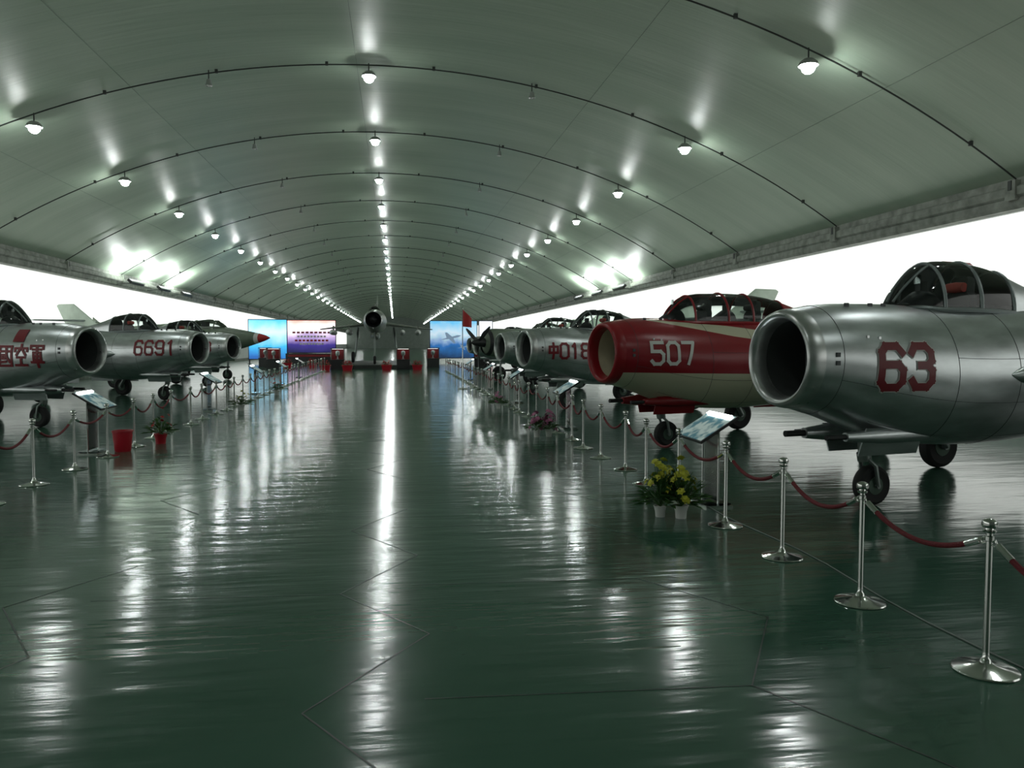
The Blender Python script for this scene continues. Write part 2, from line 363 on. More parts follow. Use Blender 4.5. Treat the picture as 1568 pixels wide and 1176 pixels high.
# ------------------------------------------------------------------ delta jet (far centre) & side-intake attack jet
def parent_parts(name,parts,loc,rz,sc=1):
    e=bpy.data.objects.new(name,None); S.collection.objects.link(e); e.location=loc; e.rotation_euler=(0,0,rz); e.scale=(sc,)*3
    for k,me in parts.items(): place(k,me,parent=e)
    return e
def gear(lg,zb,sn,sm,ym,flat):
    wheel(lg,(sn,0,.25),.25,.16); lg.tube([(sn-.1,0,zb),(sn-.02,0,.5)],.05,'strut',10)
    for y in(-.11,.11): lg.tube([(sn-.02,0,.52),(sn,y,.46),(sn,y,.25)],.025,'strut',8)
    lg.box((sn+.1,.24,zb-.25),(.7,.02,.5),flat); lg.box((sn+.1,-.24,zb-.25),(.7,.02,.5),flat)
    for sg in(-1,1):
        wheel(lg,(sm,sg*ym,.36),.36,.2); lg.tube([(sm-.1,sg*(ym-.35),zb+.25),(sm,sg*(ym-.14),.36)],.06,'strut',10)
        lg.tube([(sm,sg*(ym-.16),.36),(sm,sg*(ym+.1),.36)],.05,'strut',10); lg.box((sm-.1,sg*(ym-.42),zb-.15),(.6,.02,.6),flat)
DF=[(0,2.6,.48,.48),(.3,2.6,.55,.55),(2,2.6,.64,.66),(4,2.62,.70,.74),(8,2.62,.68,.68),(10.5,2.62,.56,.56),(12,2.62,.48,.48)]
fb=MB(); n=40
fb.loft([ring_at(DF,s,n) for s in frange(0.12,12,50)],'greyg',False,True)
fb.loft([[(s,r*math.cos(2*pi*j/n),2.6+r*math.sin(2*pi*j/n)) for j in range(n)] for s,r in((.12,.51),(0,.48),(-.03,.46),(0,.44))],'lip')
fb.loft([[(s,r*math.cos(2*pi*j/n),2.6+r*math.sin(2*pi*j/n)) for j in range(n)] for s,r in((0,.44),(.9,.40))],'dark',False,True)
fb.lathe([(.01,-.30),(.10,-.12),(.20,.1),(.26,.35),(.26,.8)],'black',(0,0,2.6),24,'X')
fb.tube([(-1.2,0,2.12),(.6,0,2.08)],.025,'white',8)
cb=MB(); C2=[(2.2,3.1,.1,.02),(2.6,3.12,.3,.3),(3.1,3.12,.36,.45),(3.8,3.12,.34,.42),(5,3.12,.28,.32),(9,3.1,.2,.15)]
def half2(s,m=16):
    zb,hw,h=interp(C2,s); return [(s,hw*math.cos(pi*j/m),zb+h*math.sin(pi*j/m)) for j in range(m+1)]
gb=MB(); gb.loft([half2(s) for s in frange(2.25,4,12)],'glass',closed=False)
cb.loft([half2(s) for s in frange(4,9,12)],'greyg',closed=False)
for a in(2.8,4.0): cb.tube(half2(a),.03,'greyg',6)
cb.box((3.5,0,3.25),(.25,.3,.45),'seat')
wb=MB()
for sg in(-1,1):
    wing(wb,(4.2,sg*.5,2.5,5.0,.25),(8.6,sg*3.7,2.20,.6,.08),'greyg'); wing(wb,(10.2,sg*.4,2.6,1.6,.12),(11.8,sg*1.8,2.6,.7,.05),'greyg',steps=3)
    for yy in(1.7,2.7):
        wb.tube([(4.8,sg*yy,1.95),(5.2,sg*yy,1.95),(7.5,sg*yy,1.95),(8.3,sg*yy,1.95)],[.03,.17,.17,.05],'white',12); wb.box((6.4,sg*yy,2.2),(.8,.06,.35),'greyg')
wing(wb,(8.6,0,3.1,3.2,.14),(11.3,0,4.6,.9,.06),'greyg',vertical=True)
lg=MB(); gear(lg,2.05,2.6,6.8,1.5,'greyg')
lg.tube([(3.5,0,1.75),(4.0,0,1.72),(7,0,1.72),(7.8,0,1.76)],[.04,.26,.26,.04],'greyg',16); lg.box((5.5,0,1.98),(1.2,.08,.3),'greyg')
DELTA={'fuselage':fb.mesh('fuselage'),'canopy_frame':cb.mesh('canopy_frame'),'canopy_glass':gb.mesh('canopy_glass'),'wings':wb.mesh('wings'),'landing_gear':lg.mesh('landing_gear')}
parent_parts('delta_wing_jet',DELTA,(-1.6,61,.3),pi/2,1.32)
AF=[(0,2.02,.02,.02),(.25,2.02,.13,.13),(.8,2.0,.27,.28),(1.6,1.96,.42,.46),(2.6,1.92,.56,.64),(4,1.9,.62,.7),(8,1.9,.66,.66),(11,1.95,.5,.5),(12.6,1.98,.42,.42)]
fb=MB()
fb.loft([ring_at(AF,s,n) for s in frange(0,.55,8)],'redfl'); fb.loft([ring_at(AF,s,n,.001) for s in frange(.55,.75,4)],'white')
fb.loft([ring_at(AF,s,n) for s in frange(.75,12.6,50)],'green',False,True)
for sg in(-1,1):
    fb.loft([[(s,sg*(.62+o)+w*math.cos(2*pi*j/20),1.95+h*math.sin(2*pi*j/20)) for j in range(20)] for s,w,h,o in((3.2,.2,.42,.05),(3.25,.24,.46,.05),(5,.28,.5,0),(8,.2,.4,-.08),(10,.05,.2,-.2))],'green')
    fb.loft([[(s,sg*(.67)+w*math.cos(2*pi*j/20),1.95+h*math.sin(2*pi*j/20)) for j in range(20)] for s,w,h in((3.2,.2,.42),(3.8,.18,.38))],'dark',False,True)
C2=[(2.3,2.45,.1,.02),(2.7,2.47,.3,.3),(3.2,2.47,.36,.45),(3.9,2.47,.34,.42),(5,2.47,.28,.32),(9,2.45,.2,.12)]
cb=MB();gb=MB(); gb.loft([half2(s) for s in frange(2.35,4.1,12)],'glass',closed=False); cb.loft([half2(s) for s in frange(4.1,9,12)],'green',closed=False)
for a in(2.9,4.1): cb.tube(half2(a),.03,'green',6)
cb.box((3.6,0,2.6),(.25,.3,.45),'seat')
wb=MB()
for sg in(-1,1): wing(wb,(4.0,sg*.5,1.85,3.6,.28),(8.6,sg*4.8,1.65,1.3,.12),'green'); wing(wb,(11,sg*.4,2.05,1.5,.12),(12.6,sg*2.2,2.05,.7,.06),'green',steps=3)
wing(wb,(9.2,0,2.3,3.0,.16),(12.0,0,4.2,1.1,.08),'green',vertical=True)
lg=MB(); gear(lg,1.4,2.4,6.6,2.1,'green')
ATK={'fuselage':fb.mesh('fuselage'),'canopy_frame':cb.mesh('canopy_frame'),'canopy_glass':gb.mesh('canopy_glass'),'wings':wb.mesh('wings'),'landing_gear':lg.mesh('landing_gear')}
parent_parts('attack_jet',ATK,(-6.6,44.0,0),math.radians(155),1.12)
# ------------------------------------------------------------------ propeller fighter
PF=[(0,1.75,.18,.18),(.05,1.75,.46,.46),(.25,1.75,.56,.58),(1.3,1.72,.58,.62),(2.4,1.70,.5,.66),(4,1.62,.42,.56),(6,1.45,.26,.34),(8.2,1.3,.05,.12)]
fb=MB(); fb.loft([ring_at(PF,s,36) for s in frange(0,8.2,44)],'green',True,True)
fb.loft([ring_at(PF,s,36,.002) for s in(.06,.12,.2)],'black')
fb.lathe([(.01,-.62),(.1,-.5),(.18,-.25),(.2,.02)],'black',(0,0,1.75),20,'X')
for i in range(3):
    a=.5+i*pi*2/3; d=Vector((0,math.cos(a),math.sin(a))); t=Vector((0,-math.sin(a),math.cos(a)))
    rings=[]
    for r,w,tw in((.12,.04,.9),(.5,.08,.7),(.9,.08,.45),(1.2,.05,.3),(1.26,.02,.3)):
        c=Vector((-.28,0,1.75))+d*r; ww=t*w*math.cos(tw)+Vector((1,0,0))*w*math.sin(tw); th=Vector((.015,0,0))
        rings.append([c-ww,c+th,c+ww,c-th])
    fb.loft(rings,'black',True,True)
C2=[(2.3,2.22,.1,.02),(2.6,2.25,.25,.26),(3.0,2.25,.3,.4),(3.6,2.2,.28,.38),(4.4,2.1,.2,.2),(5.4,1.95,.08,.02)]
gb=MB(); gb.loft([half2(s) for s in frange(2.35,3.8,10)],'glass',closed=False)
cb=MB(); cb.loft([half2(s) for s in frange(3.8,5.4,8)],'green',closed=False)
for a in(2.7,3.2,3.8): cb.tube(half2(a),.025,'green',6)
wb=MB()
for sg in(-1,1):
    wing(wb,(1.6,sg*.35,1.35,2.2,.32),(2.1,sg*4.7,1.75,1.1,.12),'green'); wing(wb,(7.0,sg*.1,1.5,1.0,.1),(7.3,sg*1.6,1.5,.6,.05),'green',steps=3)
wing(wb,(6.9,0,1.5,1.3,.1),(7.5,0,2.7,.7,.05),'green',vertical=True)
lg=MB()
for sg in(-1,1):
    wheel(lg,(1.5,sg*1.35,.35),.35,.18); lg.tube([(1.7,sg*1.35,1.4),(1.5,sg*1.22,.7),(1.5,sg*1.22,.35)],.05,'strut',10); lg.tube([(1.5,sg*1.2,.35),(1.5,sg*1.4,.35)],.04,'strut',8)
wheel(lg,(7.4,0,.14),.14,.1); lg.tube([(7.2,0,1.2),(7.4,.08,.14)],.04,'strut',8)
PROP={'fuselage':fb.mesh('fuselage'),'canopy_frame':cb.mesh('canopy_frame'),'canopy_glass':gb.mesh('canopy_glass'),'wings':wb.mesh('wings'),'landing_gear':lg.mesh('landing_gear')}
parent_parts('propeller_fighter',PROP,(4.3,38.8,0),math.radians(22),1.15)
add_jet('jet_fighter','silver',(5.0,49.5),18,[])
add_jet('jet_fighter','silver',(5.4,58.5),18,[])
# ------------------------------------------------------------------ hall shell
CX,HW,HS,RISE=-.4,16.8,6.2,5.16
R=(HW*HW+RISE*RISE)/(2*RISE); ZC=HS+RISE-R; Y0,Y1=-14.,292.
A=math.asin(HW/R)
def arc(rel,dr=0):
    a=math.asin(rel/R); return (CX+(R-dr)*math.sin(a),ZC+(R-dr)*math.cos(a))
m,nt,b=nmat('vault_panel_green_grey'); N=nt.nodes.new; L=nt.links.new
tc=N('ShaderNodeTexCoord')
def mapped(sc):
    mp=N('ShaderNodeMapping'); mp.inputs['Scale'].default_value=sc; L(tc.outputs['Object'],mp.inputs['Vector']); return mp.outputs[0]
n1=N('ShaderNodeTexNoise'); n1.inputs['Scale'].default_value=1; n1.inputs['Detail'].default_value=6; L(mapped((.12,.9,.12)),n1.inputs['Vector'])
n2=N('ShaderNodeTexNoise'); n2.inputs['Scale'].default_value=1; n2.inputs['Detail'].default_value=4; L(mapped((.35,5,.35)),n2.inputs['Vector'])
r=N('ShaderNodeValToRGB'); r.color_ramp.elements[0].position=.25; r.color_ramp.elements[1].position=.75
r.color_ramp.elements[0].color=(.33,.415,.32,1); r.color_ramp.elements[1].color=(.42,.505,.40,1)
L(n1.outputs['Fac'],r.inputs['Fac']); L(r.outputs['Color'],b.inputs['Base Color'])
b.inputs['Roughness'].default_value=.42; b.inputs['Specular IOR Level'].default_value=.35
bp=N('ShaderNodeBump'); bp.inputs['Strength'].default_value=.35; bp.inputs['Distance'].default_value=.03
ad=N('ShaderNodeMath'); ad.operation='ADD'; L(n1.outputs['Fac'],ad.inputs[0]); L(n2.outputs['Fac'],ad.inputs[1])
L(ad.outputs[0],bp.inputs['Height']); L(bp.outputs['Normal'],b.inputs['Normal'])
M['vault']=m
mb=MB(); rings=[]
for y in frange(Y0,Y1,80): rings.append([(arc(R*math.sin(-A+2*A*j/72))[0],y,arc(R*math.sin(-A+2*A*j/72))[1]) for j in range(73)])
mb.loft(rings,'vault',closed=False); place('ceiling',mb.mesh('ceiling'))
ribs=[27.5+8.56*k for k in range(-4,31)]
mb=MB()
for y in ribs:
    pts=[]
    for j in range(61):
        x,z=arc(R*math.sin(-A+2*A*j/60)*.995,.10); pts.append((x,y,z))
    mb.tube(pts,.024,'rib',6)
    for j in range(3,60,6):
        p=pts[j]; mb.box((p[0],p[1],p[2]+.03),(.09,.07,.12),'rib')
    for e in(0,-1): mb.box((pts[e][0]-math.copysign(.15,pts[e][0]),y,HS-.1),(.4,.12,.25),'rib')
place('trim_1',mb.mesh('vault_ribs'))
mb=MB()
for rel in(-12.8,-8.0,-.8,7.2,12.8):
    x,z=arc(rel,.002); mb.tube([(x,Y0,z),(x,Y1,z)],.007,'seam',5)
place('trim_2',mb.mesh('vault_seams'))
m,nt,b=nmat('glowing_white_wall'); b.inputs['Base Color'].default_value=(.8,.8,.8,1)  # emission stands in for lamp light falling on the white side walls
b.inputs['Emission Color'].default_value=(.97,1,.95,1); b.inputs['Emission Strength'].default_value=1.05; M['wallglow']=m
M['wallwhite']=pbr('white_wall_paint',(.72,.74,.73),.6,nscale=2,namp=.06)
for side,sg in(('left',-1),('right',1)):
    mb=MB(); x=CX+sg*HW
    mb.box((x+sg*.1,(Y0+Y1)/2,HS/2),(.2,Y1-Y0,HS),'wallwhite')
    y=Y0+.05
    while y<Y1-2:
        mb.box((x-sg*.02,y+2.135,3.5),(.04,4.27,3.9),'wallglow'); y+=4.28
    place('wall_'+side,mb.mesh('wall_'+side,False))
    mb=MB(); y=Y0
    prof=[(0,5.5),(-.28,5.5),(-.34,5.6),(-.34,5.78),(-.42,5.84),(-.42,6.05),(-.30,6.12),(-.30,6.3),(0,6.3)]
    mb.loft([[(x+sg*a,yy,z) for a,z in prof] for yy in(Y0,Y1)],'concrete',True,True)
    for yy in ribs: mb.box((x-sg*.36,yy,5.98),(.22,.35,.5),'concrete')
    place('cornice_'+side,mb.mesh('cornice_'+side,False))
    mb=MB(); mb.box((x-sg*.08,(Y0+Y1)/2,.12),(.06,Y1-Y0,.24),'concrete'); place('baseboard_'+side,mb.mesh('baseboard_'+side,False))
for nm,yy,kk in(('wall_back',Y0-.1,'endwall'),('wall_front',Y1+.1,'endwall')):
    mb=MB(); pts=[(CX-HW,0)]+[arc(R*math.sin(-A+2*A*j/40)) for j in range(41)]+[(CX+HW,0)]
    mb.loft([[(px,yy-.1,pz) for px,pz in pts],[(px,yy+.1,pz) for px,pz in pts]],kk,True,True)
    place(nm,mb.mesh(nm,False))
m,nt,b=nmat('green_epoxy_floor'); N=nt.nodes.new; L=nt.links.new
tc=N('ShaderNodeTexCoord')
n1=N('ShaderNodeTexNoise'); n1.inputs['Scale'].default_value=1; n1.inputs['Detail'].default_value=6; L(mapped((.5,.5,.5)),n1.inputs['Vector'])
r=N('ShaderNodeValToRGB'); r.color_ramp.elements[0].position=.3; r.color_ramp.elements[1].position=.72
r.color_ramp.elements[0].color=(.032,.090,.060,1); r.color_ramp.elements[1].color=(.045,.115,.080,1)
L(n1.outputs['Fac'],r.inputs['Fac']); L(r.outputs['Color'],b.inputs['Base Color'])
n2=N('ShaderNodeTexNoise'); n2.inputs['Scale'].default_value=1; n2.inputs['Detail'].default_value=3; L(mapped((.7,2.6,1)),n2.inputs['Vector'])
n3=N('ShaderNodeTexNoise'); n3.inputs['Scale'].default_value=1; n3.inputs['Detail'].default_value=2; L(mapped((1.4,9,1)),n3.inputs['Vector'])
ml=N('ShaderNodeMath'); ml.operation='MULTIPLY_ADD'; L(n3.outputs['Fac'],ml.inputs[0]); ml.inputs[1].default_value=.32; L(n2.outputs['Fac'],ml.inputs[2])
bp=N('ShaderNodeBump'); bp.inputs['Strength'].default_value=.34; bp.inputs['Distance'].default_value=.03
L(ml.outputs[0],bp.inputs['Height']); L(bp.outputs['Normal'],b.inputs['Normal'])
b.inputs['Specular IOR Level'].default_value=.45
mr=N('ShaderNodeMapRange'); mr.inputs['To Min'].default_value=.10; mr.inputs['To Max'].default_value=.19; L(n1.outputs['Fac'],mr.inputs['Value']); L(mr.outputs['Result'],b.inputs['Roughness'])
M['floor']=m
mb=MB(); mb.box((CX,(Y0+Y1)/2,-.1),(2*HW,Y1-Y0,.2),'floor'); place('floor',mb.mesh('floor',False))
M['joint']=pbr('floor_joint',(.012,.030,.022),.4)
def strip(mb,pts,w,z,k):
    for a,c in zip(pts[:-1],pts[1:]):
        a=Vector(a);c=Vector(c);d=(c-a).normalized();q=Vector((-d.y,d.x))*w/2
        bb=len(mb.v)
        for p in(a-q,a+q,c+q,c-q): mb.v.append((p.x,p.y,z))
        mb.face((bb,bb+1,bb+2,bb+3),k)
mb=MB()
random.seed(11)
for x0 in(-5.2,-2.6,-.15,2.35):
    pts=[(x0+(.32 if i%2 else -.32)+random.uniform(-.05,.05),2.2+i*1.05+random.uniform(-.08,.08)) for i in range(26)]
    for a,c in zip(pts[:-1],pts[1:]):
        if random.random()<.75: strip(mb,[a,c],.011,.002,'joint')
    for i in range(0,26,2):
        if random.random()<.6: strip(mb,[pts[i],(pts[i][0]-1.9,pts[i][1]+.1)],.008,.0025,'joint')
place('floor_joints',mb.mesh('floor_joints',False))
mb=MB(); mb.tube([(3.80+.05*math.sin(i*.9),2.6+i*.5,.006) for i in range(16)],.006,'cable',6); place('floor_cable',mb.mesh('floor_cable'))
# ------------------------------------------------------------------ ceiling lamps
M['shade']=pbr('lamp_reflector',(.5,.5,.5),.3,.8)
M['bulb']=pbr('lamp_glow',(.9,.9,.9),.4,emis=(.94,1,.98),es=125)
M['bulbfar']=pbr('lamp_glow_far',(.9,.9,.9),.4,emis=(.94,1,.98),es=40)
def lamp(bk,nb):
    mb=MB()
    mb.tube([(0,0,.40),(0,0,.12)],.02,'rib',8); mb.lathe([(.03,.13),(.13,.12),(.22,.04),(.25,-.045),(.235,-.045),(.19,.03),(.12,.09),(.02,.10)],'shade',n=24)
    mb.lathe([(.02,.07),(.11,.05),(.165,-.01),(.175,-.08),(.15,-.16),(.09,-.22),(.02,-.24)],bk,n=nb)
    return mb.mesh('ceiling_lamp')
lampme=lamp('bulb',14); lampfar=lamp('bulbfar',8)
mb=MB()
mb.tube([(0,0,.42),(0,0,.12)],.018,'rib',8); mb.lathe([(.03,.14),(.07,.12),(.09,.0),(.12,-.08),(.11,-.08),(.05,0)],'shade',n=18); mb.lathe([(.02,-.10),(.06,-.07),(.06,0)],'pot',n=12)
dome=mb.mesh('ceiling_spotlight')
for y in ribs:
    if y<0: continue
    for rel in(-11.0,-.4,10.8):
        x,z=arc(rel,.44)
        place('ceiling_lamp',lampfar if y>150 else lampme,(x,y,z))
    if y<140:
        for rel in(-5.6,5.2):
            x,z=arc(rel,.42); place('ceiling_spotlight',dome,(x,y,z))
for sg in(-1,1):  # added lamps and fixtures, standing in for side-opening light on the vault
    for yy in(52,58,64):
        x=CX+sg*(HW-1.5); mb=MB()
        mb.box((0,0,0),(.3,2.4,.16),'black',Matrix.Rotation(sg*-.8,3,'Y')); mb.tube([(0,0,-.02),(sg*1.1,0,-.1)],.03,'rib',8)
        o=place('added_floodlight',mb.mesh('added_floodlight'),(x,yy,5.7))
        ld=bpy.data.lights.new('added_flood_beam','AREA'); ld.shape='RECTANGLE'; ld.size=.26; ld.size_y=2.3; ld.energy=330; ld.color=(.93,1,.96)
        lo=bpy.data.objects.new('added_flood_beam',ld); S.collection.objects.link(lo); lo.parent=o; lo.location=(-sg*.1,0,.1); lo.rotation_euler=(pi,sg*.8,0)
# ------------------------------------------------------------------ stanchions & ropes
mb=MB()
mb.lathe([(.005,.0),(.185,.0),(.19,.006),(.185,.014),(.13,.026),(.06,.04),(.035,.055),(.028,.075),(.021,.085),(.019,.12),(.019,.80),(.026,.805),(.026,.83),(.019,.835),(.019,.85),(.036,.855),(.038,.865),(.024,.872),(.022,.88),(.040,.885),(.046,.905),(.040,.925),(.022,.937),(.004,.94)],'chrome',n=28)
for sg in(-1,1):
    mb.tube([(0,sg*.02,.80),(0,sg*.05,.815),(0,sg*.065,.79),(0,sg*.05,.775),(0,sg*.02,.785)],.006,'chrome',8)
stan=mb.mesh('rope_stanchion')
def rope_mesh(dx,dy,sag=.17):
    mb=MB(); pts=[]
    for i in range(21):
        t=i/20; pts.append((dx*t,.075+(dy-.15)*t,.79-sag*4*t*(1-t)))
    mb.tube(pts[1:-1],.018,'rope',10); mb.tube(pts[:3],.021,'chrome',10); mb.tube(pts[-3:],.021,'chrome',10)
    return mb.mesh('barrier_rope')
random.seed(3)
def line(x0,ys,jit):
    pts=[(x0+random.uniform(-jit,jit),y) for y in ys]
    for p in pts: place('rope_stanchion',stan,(*p,0))
    for a,c in zip(pts[:-1],pts[1:]):
        place('barrier_rope',rope_mesh(c[0]-a[0],c[1]-a[1],random.uniform(.12,.2)),(*a,0))
line(3.55,[3.0+1.3*i for i in range(42)],.05)
line(-5.0,[6.4+1.4*i for i in range(38)],.05)
# ------------------------------------------------------------------ information lecterns
m,nt,b=nmat('info_sign_face'); N=nt.nodes.new; L=nt.links.new
tc=N('ShaderNodeTexCoord'); v=N('ShaderNodeTexNoise'); v.inputs['Scale'].default_value=6; L(tc.outputs['Object'],v.inputs['Vector'])
r=N('ShaderNodeValToRGB'); r.color_ramp.elements[0].position=.42; r.color_ramp.elements[1].position=.58; r.color_ramp.elements[0].color=(.10,.24,.30,1); r.color_ramp.elements[1].color=(.55,.66,.64,1)
L(v.outputs['Fac'],r.inputs['Fac']); L(r.outputs['Color'],b.inputs['Base Color']); L(r.outputs['Color'],b.inputs['Emission Color']); b.inputs['Emission Strength'].default_value=.25; b.inputs['Roughness'].default_value=.12
M['sign']=m
M['tubeglow']=pbr('sign_light',(.9,.9,.9),.4,emis=(.9,1,1),es=9)
def lectern():
    mb=MB(); Rm=Matrix.Rotation(math.radians(-32),3,'Y')
    c=Vector((0,0,.96))
    mb.box(c,(.56,.84,.03),'black',Rm); mb.box(c+Rm@Vector((0,0,.019)),(.52,.80,.008),'sign',Rm)
    mb.box(c+Rm@Vector((.22,-.0,.035)),(.05,.7,.02),'tubeglow',Rm)
    mb.box((.06,0,.5),(.012,.5,.86),'acrylic'); mb.box((.06,0,.04),(.30,.56,.02),'acrylic')
    for y in(-.25,.25): mb.tube([(.06,y,.0),(.06,y,.93)],.012,'chrome',8)
    mb.box((.06,0,.012),(.34,.6,.024),'chrome')
    return mb.mesh('information_lectern',False)
lec=lectern()
for x,y in((3.82,9.4),(3.95,18.2),(4.0,26.4),(4.0,34),(4.0,43)): place('information_lectern',lec,(x,y,0))
for x,y in((-5.4,15.4),(-5.4,24.6),(-5.4,32.5),(-5.4,39.5),(-5.4,47)): place('information_lectern',lec,(x,y,0),pi)
# ------------------------------------------------------------------ plants
def plant(name,petal,pots,h=.5,spread=.28,nl=70,nf=26,potk='pot',seed=1,fs=.045):
    random.seed(seed); mb=MB()
    for (px,py,r,ph) in pots:
        mb.lathe([(r*.72,0),(r*.78,ph*.5),(r,ph*.95),(r*1.06,ph*.96),(r*1.06,ph),(r*.9,ph),(r*.88,ph*.9),(.005,ph*.88)],potk,(px,py,0),22)
        for i in range(nl):
            a=random.uniform(0,2*pi); el=random.uniform(.25,1.4); ln=random.uniform(.4,1)*h
            out=Vector((math.cos(a)*math.cos(el)*spread*1.7,math.sin(a)*math.cos(el)*spread*1.7,math.sin(el)*ln))
            p0=Vector((px,py,ph*.9)); mid=p0+out*.55+Vector((0,0,.06)); end=p0+out
            if i%3==0: mb.tube([p0,mid,end],.004,'leaf',5)
            w=random.uniform(.018,.04); t=Vector((-math.sin(a),math.cos(a),random.uniform(-.4,.4))).normalized()*w
            base=p0.lerp(end,random.uniform(.25,.75)); tip=base+(end-p0).normalized()*random.uniform(.09,.18)+Vector((math.cos(a)*.04,math.sin(a)*.04,-.04))
            md=base.lerp(tip,.5)+Vector((0,0,.02)); b=len(mb.v)
            mb.v+= [tuple(base),tuple(md+t),tuple(tip),tuple(md-t)]; mb.face((b,b+1,b+2),'leaf'); mb.face((b,b+2,b+3),'leaf')
        for i in range(nf):
            a=random.uniform(0,2*pi); rr=spread*math.sqrt(random.random()); z=ph+h*(.35+.6*(1-(rr/spread)**2))+random.uniform(-.14,.08)
            c=Vector((px+rr*math.cos(a),py+rr*math.sin(a),z)); nr=Vector((math.cos(a)*rr*2/spread*.6,math.sin(a)*.6,.7)).normalized()
            u=nr.cross(Vector((0,0,1))); u=u.normalized() if u.length>.01 else Vector((1,0,0)); w=nr.cross(u)
            for q in range(6):
                for lay in(0,1):
                    an=q*pi/3+lay*.5; d=u*math.cos(an)+w*math.sin(an); sd=u*-math.sin(an)+w*math.cos(an); f=fs*(1-.35*lay)
                    b=len(mb.v); mb.v+=[tuple(c+nr*.006*lay),tuple(c+d*f*.6+sd*f*.35+nr*.01*(1+lay)),tuple(c+d*f+nr*(.004+.02*lay)),tuple(c+d*f*.6-sd*f*.35+nr*.01*(1+lay))]
                    mb.face((b,b+1,b+2,b+3),petal)
    return mb.mesh(name)
place('yellow_flower_pot',plant('yellow_flower_pot','yellow',[(-.12,.05,.075,.13),(.09,-.06,.085,.15)],h=.52,spread=.19,nf=26,fs=.055,nl=110),(3.13,8.7,0))
place('pink_flower_pot',plant('pink_flower_pot','pink',[(-.13,0,.085,.16),(.14,.05,.085,.16)],h=.36,spread=.16,nf=30,seed=4,fs=.06,nl=40),(3.1,16.6,0))
place('pink_flower_pot',plant('pink_flower_pot2','pink',[(0,0,.09,.16)],h=.3,spread=.2,nf=20,seed=9),(3.1,24.0,0))
place('red_flower_pot',plant('red_flower_pot','redfl',[(0,0,.13,.2)],h=.45,spread=.2,nf=10,seed=5,potk='redpot'),(-4.62,16.6,0))
place('leafy_pot_plant',plant('leafy_pot_plant','yellow',[(0,0,.12,.18)],h=.4,spread=.28,nf=8,seed=6),(-4.5,24.3,0))
place('leafy_pot_plant',plant('leafy_pot_plant2','redfl',[(0,0,.12,.18)],h=.4,spread=.28,nf=8,seed=8),(-4.5,31.5,0))
mb=MB(); mb.lathe([(.13,0),(.14,.02),(.175,.36),(.185,.365),(.185,.39),(.17,.39),(.16,.34),(.125,.03),(.005,.03)],'redpot',n=28)
mb.tube([(.18*math.cos(a),.18*math.sin(a)*.3-.02,.37-.15*math.sin(a)) for a in frange(0,pi,14)],.005,'chrome',6)
place('red_bucket',mb.mesh('red_bucket'),(-4.98,15.5,0))
for i,(x,y) in enumerate(((-3.4,58.5),(-.6,58.3),(1.6,58.6),(-8.6,66),(-6.6,66),(-5.0,58.8))):
    mb=MB(); mb.loft([[(-w,-d,z),(w,-d,z),(w,d,z),(-w,d,z)] for w,d,z in((.3,.22,0),(.36,.28,.35),(.4,.3,.35),(.4,.3,.4),(.33,.24,.4),(.33,.24,.36))],'redpot',True,True)
    pm=plant('x','redfl',[(-.15,0,.1,.3),(.15,0,.1,.3)],h=.4,spread=.22,nf=30,nl=40,seed=20+i,potk='redpot')
    o=place('flower_planter',mb.mesh('flower_planter',False),(x,y,0)); place('flowers',pm,parent=o)
# glass display cases around the far exhibits
M['caseglow']=pbr('case_light',(.8,.8,.8),.4,emis=(1,.97,.9),es=2.2)
def case():
    mb=MB(); mb.loft([[(-w,-w*.6,z),(w,-w*.6,z),(w,w*.6,z),(-w,w*.6,z)] for w,z in((.52,0),(.52,.06),(.48,.08),(.48,.7),(.52,.72),(.52,.76))],'black',True,True)
    for x in(-.48,.48):
        for y in(-.28,.28): mb.box((x,y,1.15),(.03,.03,.8),'chrome')
    mb.box((0,-.29,1.14),(.94,.008,.76),'acrylic'); mb.box((0,.28,1.14),(.94,.01,.76),'redpaint')
    mb.box((0,0,1.58),(1.02,.62,.06),'black'); mb.box((0,0,1.54),(.8,.2,.02),'caseglow')
    mb.lathe([(.01,.76),(.16,.77),(.05,.82),(.04,1.0),(.14,1.1),(.16,1.25),(.13,1.38),(.01,1.42)],'lip',n=16)
    return mb.mesh('display_case',False)
cs=case()
for x,y in((.6,60.0),(-4.2,60.2),(3.0,64),(-9.2,63),(7.0,66),(-10.6,68)): place('display_case',cs,(x,y,0))
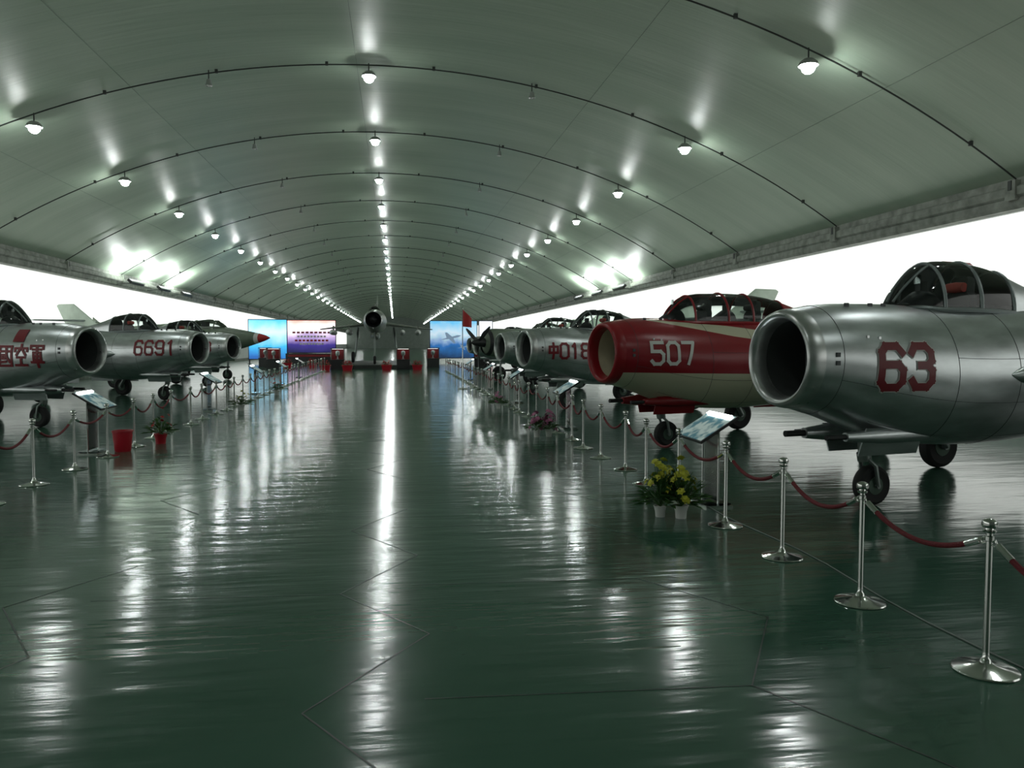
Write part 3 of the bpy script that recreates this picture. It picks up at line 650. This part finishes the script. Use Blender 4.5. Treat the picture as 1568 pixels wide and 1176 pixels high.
# ------------------------------------------------------------------ plinth, light boxes, flag
mb=MB(); mb.loft([[(x*sx,y*sy,z) for x,y in((-1,-1),(1,-1),(1,1),(-1,1))] for sx,sy,z in((3.0,7.5,0),(3.0,7.5,.25),(2.95,7.45,.3))],'darkconc',True,True)
place('display_plinth',mb.mesh('display_plinth',False),(-1.6,69.5,0))
def lightbox(name,cols,x,y,w,h,z0,es=1.6,scale=.6,jets=0):
    K=1.10; x*=K; y=78.6; w*=K; h*=K; z0=2-(2-z0)*K
    m,nt,b=nmat(name+'_print'); N=nt.nodes.new; L=nt.links.new
    tc=N('ShaderNodeTexCoord'); sp=N('ShaderNodeSeparateXYZ'); L(tc.outputs['Object'],sp.inputs[0])
    no=N('ShaderNodeTexNoise'); no.inputs['Scale'].default_value=scale; no.inputs['Detail'].default_value=5; L(tc.outputs['Object'],no.inputs['Vector'])
    ma=N('ShaderNodeMath'); ma.operation='MULTIPLY_ADD'; L(sp.outputs['Z'],ma.inputs[0]); ma.inputs[1].default_value=1/h
    m2=N('ShaderNodeMath'); m2.operation='MULTIPLY_ADD'; L(no.outputs['Fac'],m2.inputs[0]); m2.inputs[1].default_value=.5; m2.inputs[2].default_value=-.25-z0/h
    L(m2.outputs[0],ma.inputs[2]); r=N('ShaderNodeValToRGB'); r.color_ramp.elements[0].position=0; r.color_ramp.elements[1].position=1
    r.color_ramp.elements[0].color=(*cols[0],1); r.color_ramp.elements[1].color=(*cols[-1],1)
    for i,c in enumerate(cols[1:-1]): e=r.color_ramp.elements.new((i+1)/(len(cols)-1)); e.color=(*c,1)
    L(ma.outputs[0],r.inputs['Fac']); L(r.outputs['Color'],b.inputs['Base Color']); L(r.outputs['Color'],b.inputs['Emission Color']); b.inputs['Emission Strength'].default_value=es
    M[name]=m; mb=MB()
    mb.box((0,.1,z0+h/2),(w,.12,h),'black'); mb.box((0,.03,z0+h/2),(w-.14,.04,h-.14),name)
    for sx in(-1,1): mb.box((sx*(w/2-.1),.1,z0/2),(.12,.12,z0),'black'); mb.box((sx*(w/2-.1),.1,.02),(.3,.7,.04),'black')
    if jets<0:
        for q,(zz,ww,kk) in enumerate(((.62,.8,'redpaint'),(.5,.6,'white'),(.38,.7,'redfl'),(.28,.5,'white'))):
            for s in range(9): mb.box((-w*ww/2+w*ww*(s+.5)/9,.004,z0+h*zz),(w*ww/9*.7,.01,h*.055),kk)
    for q in range(max(0,jets)):
        ox,oz,k=((-.3,z0+h*.55,1.0),(.9,z0+h*.3,.5))[q]
        P=[(-1.1,-.25),(-.4,-.02),(-.55,.5),(-.35,.5),(.15,.1),(.7,.25),(1.1,.22),(.8,.05),(.3,-.08),(.5,-.55),(.3,-.55),(-.15,-.15)]
        b=len(mb.v)
        for a,c in P: mb.v.append((ox+a*k,.005,oz+c*k))
        mb.face(list(range(b,b+len(P))),'jetgrey')
    place('light_box_display',mb.mesh('light_box_display',False),(x,y,0))
M['jetgrey']=pbr('printed_jet',(.2,.3,.4),.5,emis=(.25,.35,.5),es=.5)
blue=[(.02,.10,.35),(.05,.40,.75),(.6,.85,.95),(.10,.55,.85)]
lightbox('blue_sky_poster',blue,-10.9,71.5,3.3,3.5,.55,1.2)
lightbox('red_exhibit_poster',[(.01,.01,.05),(.03,.02,.15),(.35,.25,.45),(.95,.85,.85),(.9,.35,.30)],-7.2,71.5,4.2,2.9,1.1,1.6,.5,-1)
lightbox('jet_poster',[(.01,.03,.08),(.02,.12,.35),(.5,.65,.75),(.12,.45,.75)],5.2,71.5,4.3,3.4,.6,1.0,.9,2)
lightbox('side_poster',[(.4,.05,.05),(.8,.8,.8),(.7,.75,.9)],8.1,71.5,1.3,3.4,.6,1.3)
mb=MB(); mb.box((0,0,.5),(4.4,.1,1.0),'black'); mb.box((0,-.06,.78),(4.0,.02,.2),'redpaint'); mb.box((0,.0,.03),(4.4,.3,.06),'black'); place('low_display_panel',mb.mesh('low_display_panel',False),(-8.0,77.4,0))
mb=MB(); mb.lathe([(.005,0),(.22,0),(.22,.03),(.04,.06),(.02,.1),(.02,3.5),(.035,3.53),(.005,3.57)],'chrome',n=16)
P=[[(.02+.05*i,.03*math.sin(i*.9),3.45-.05*i-h*(1-.06*i)) for h in(0,.35,.75)] for i in range(9)]
mb.loft(P,'redfl',closed=False); place('red_flag',mb.mesh('red_flag'),(2.9,34.5,0),.2)
# ------------------------------------------------------------------ world, camera
w=bpy.data.worlds.new('world'); S.world=w; w.use_nodes=True; w.node_tree.nodes['Background'].inputs[0].default_value=(.5,.6,.55,1); w.node_tree.nodes['Background'].inputs[1].default_value=.02
cam=bpy.data.cameras.new('camera'); co=bpy.data.objects.new('camera',cam); S.collection.objects.link(co)
co.location=(0,0,2.0); co.rotation_euler=(math.radians(90-2.96),0,math.radians(-8.35)); cam.lens=28; cam.sensor_width=36; cam.clip_end=600
S.camera=co
S.view_settings.view_transform='Standard'; S.view_settings.look='None'; S.view_settings.exposure=0
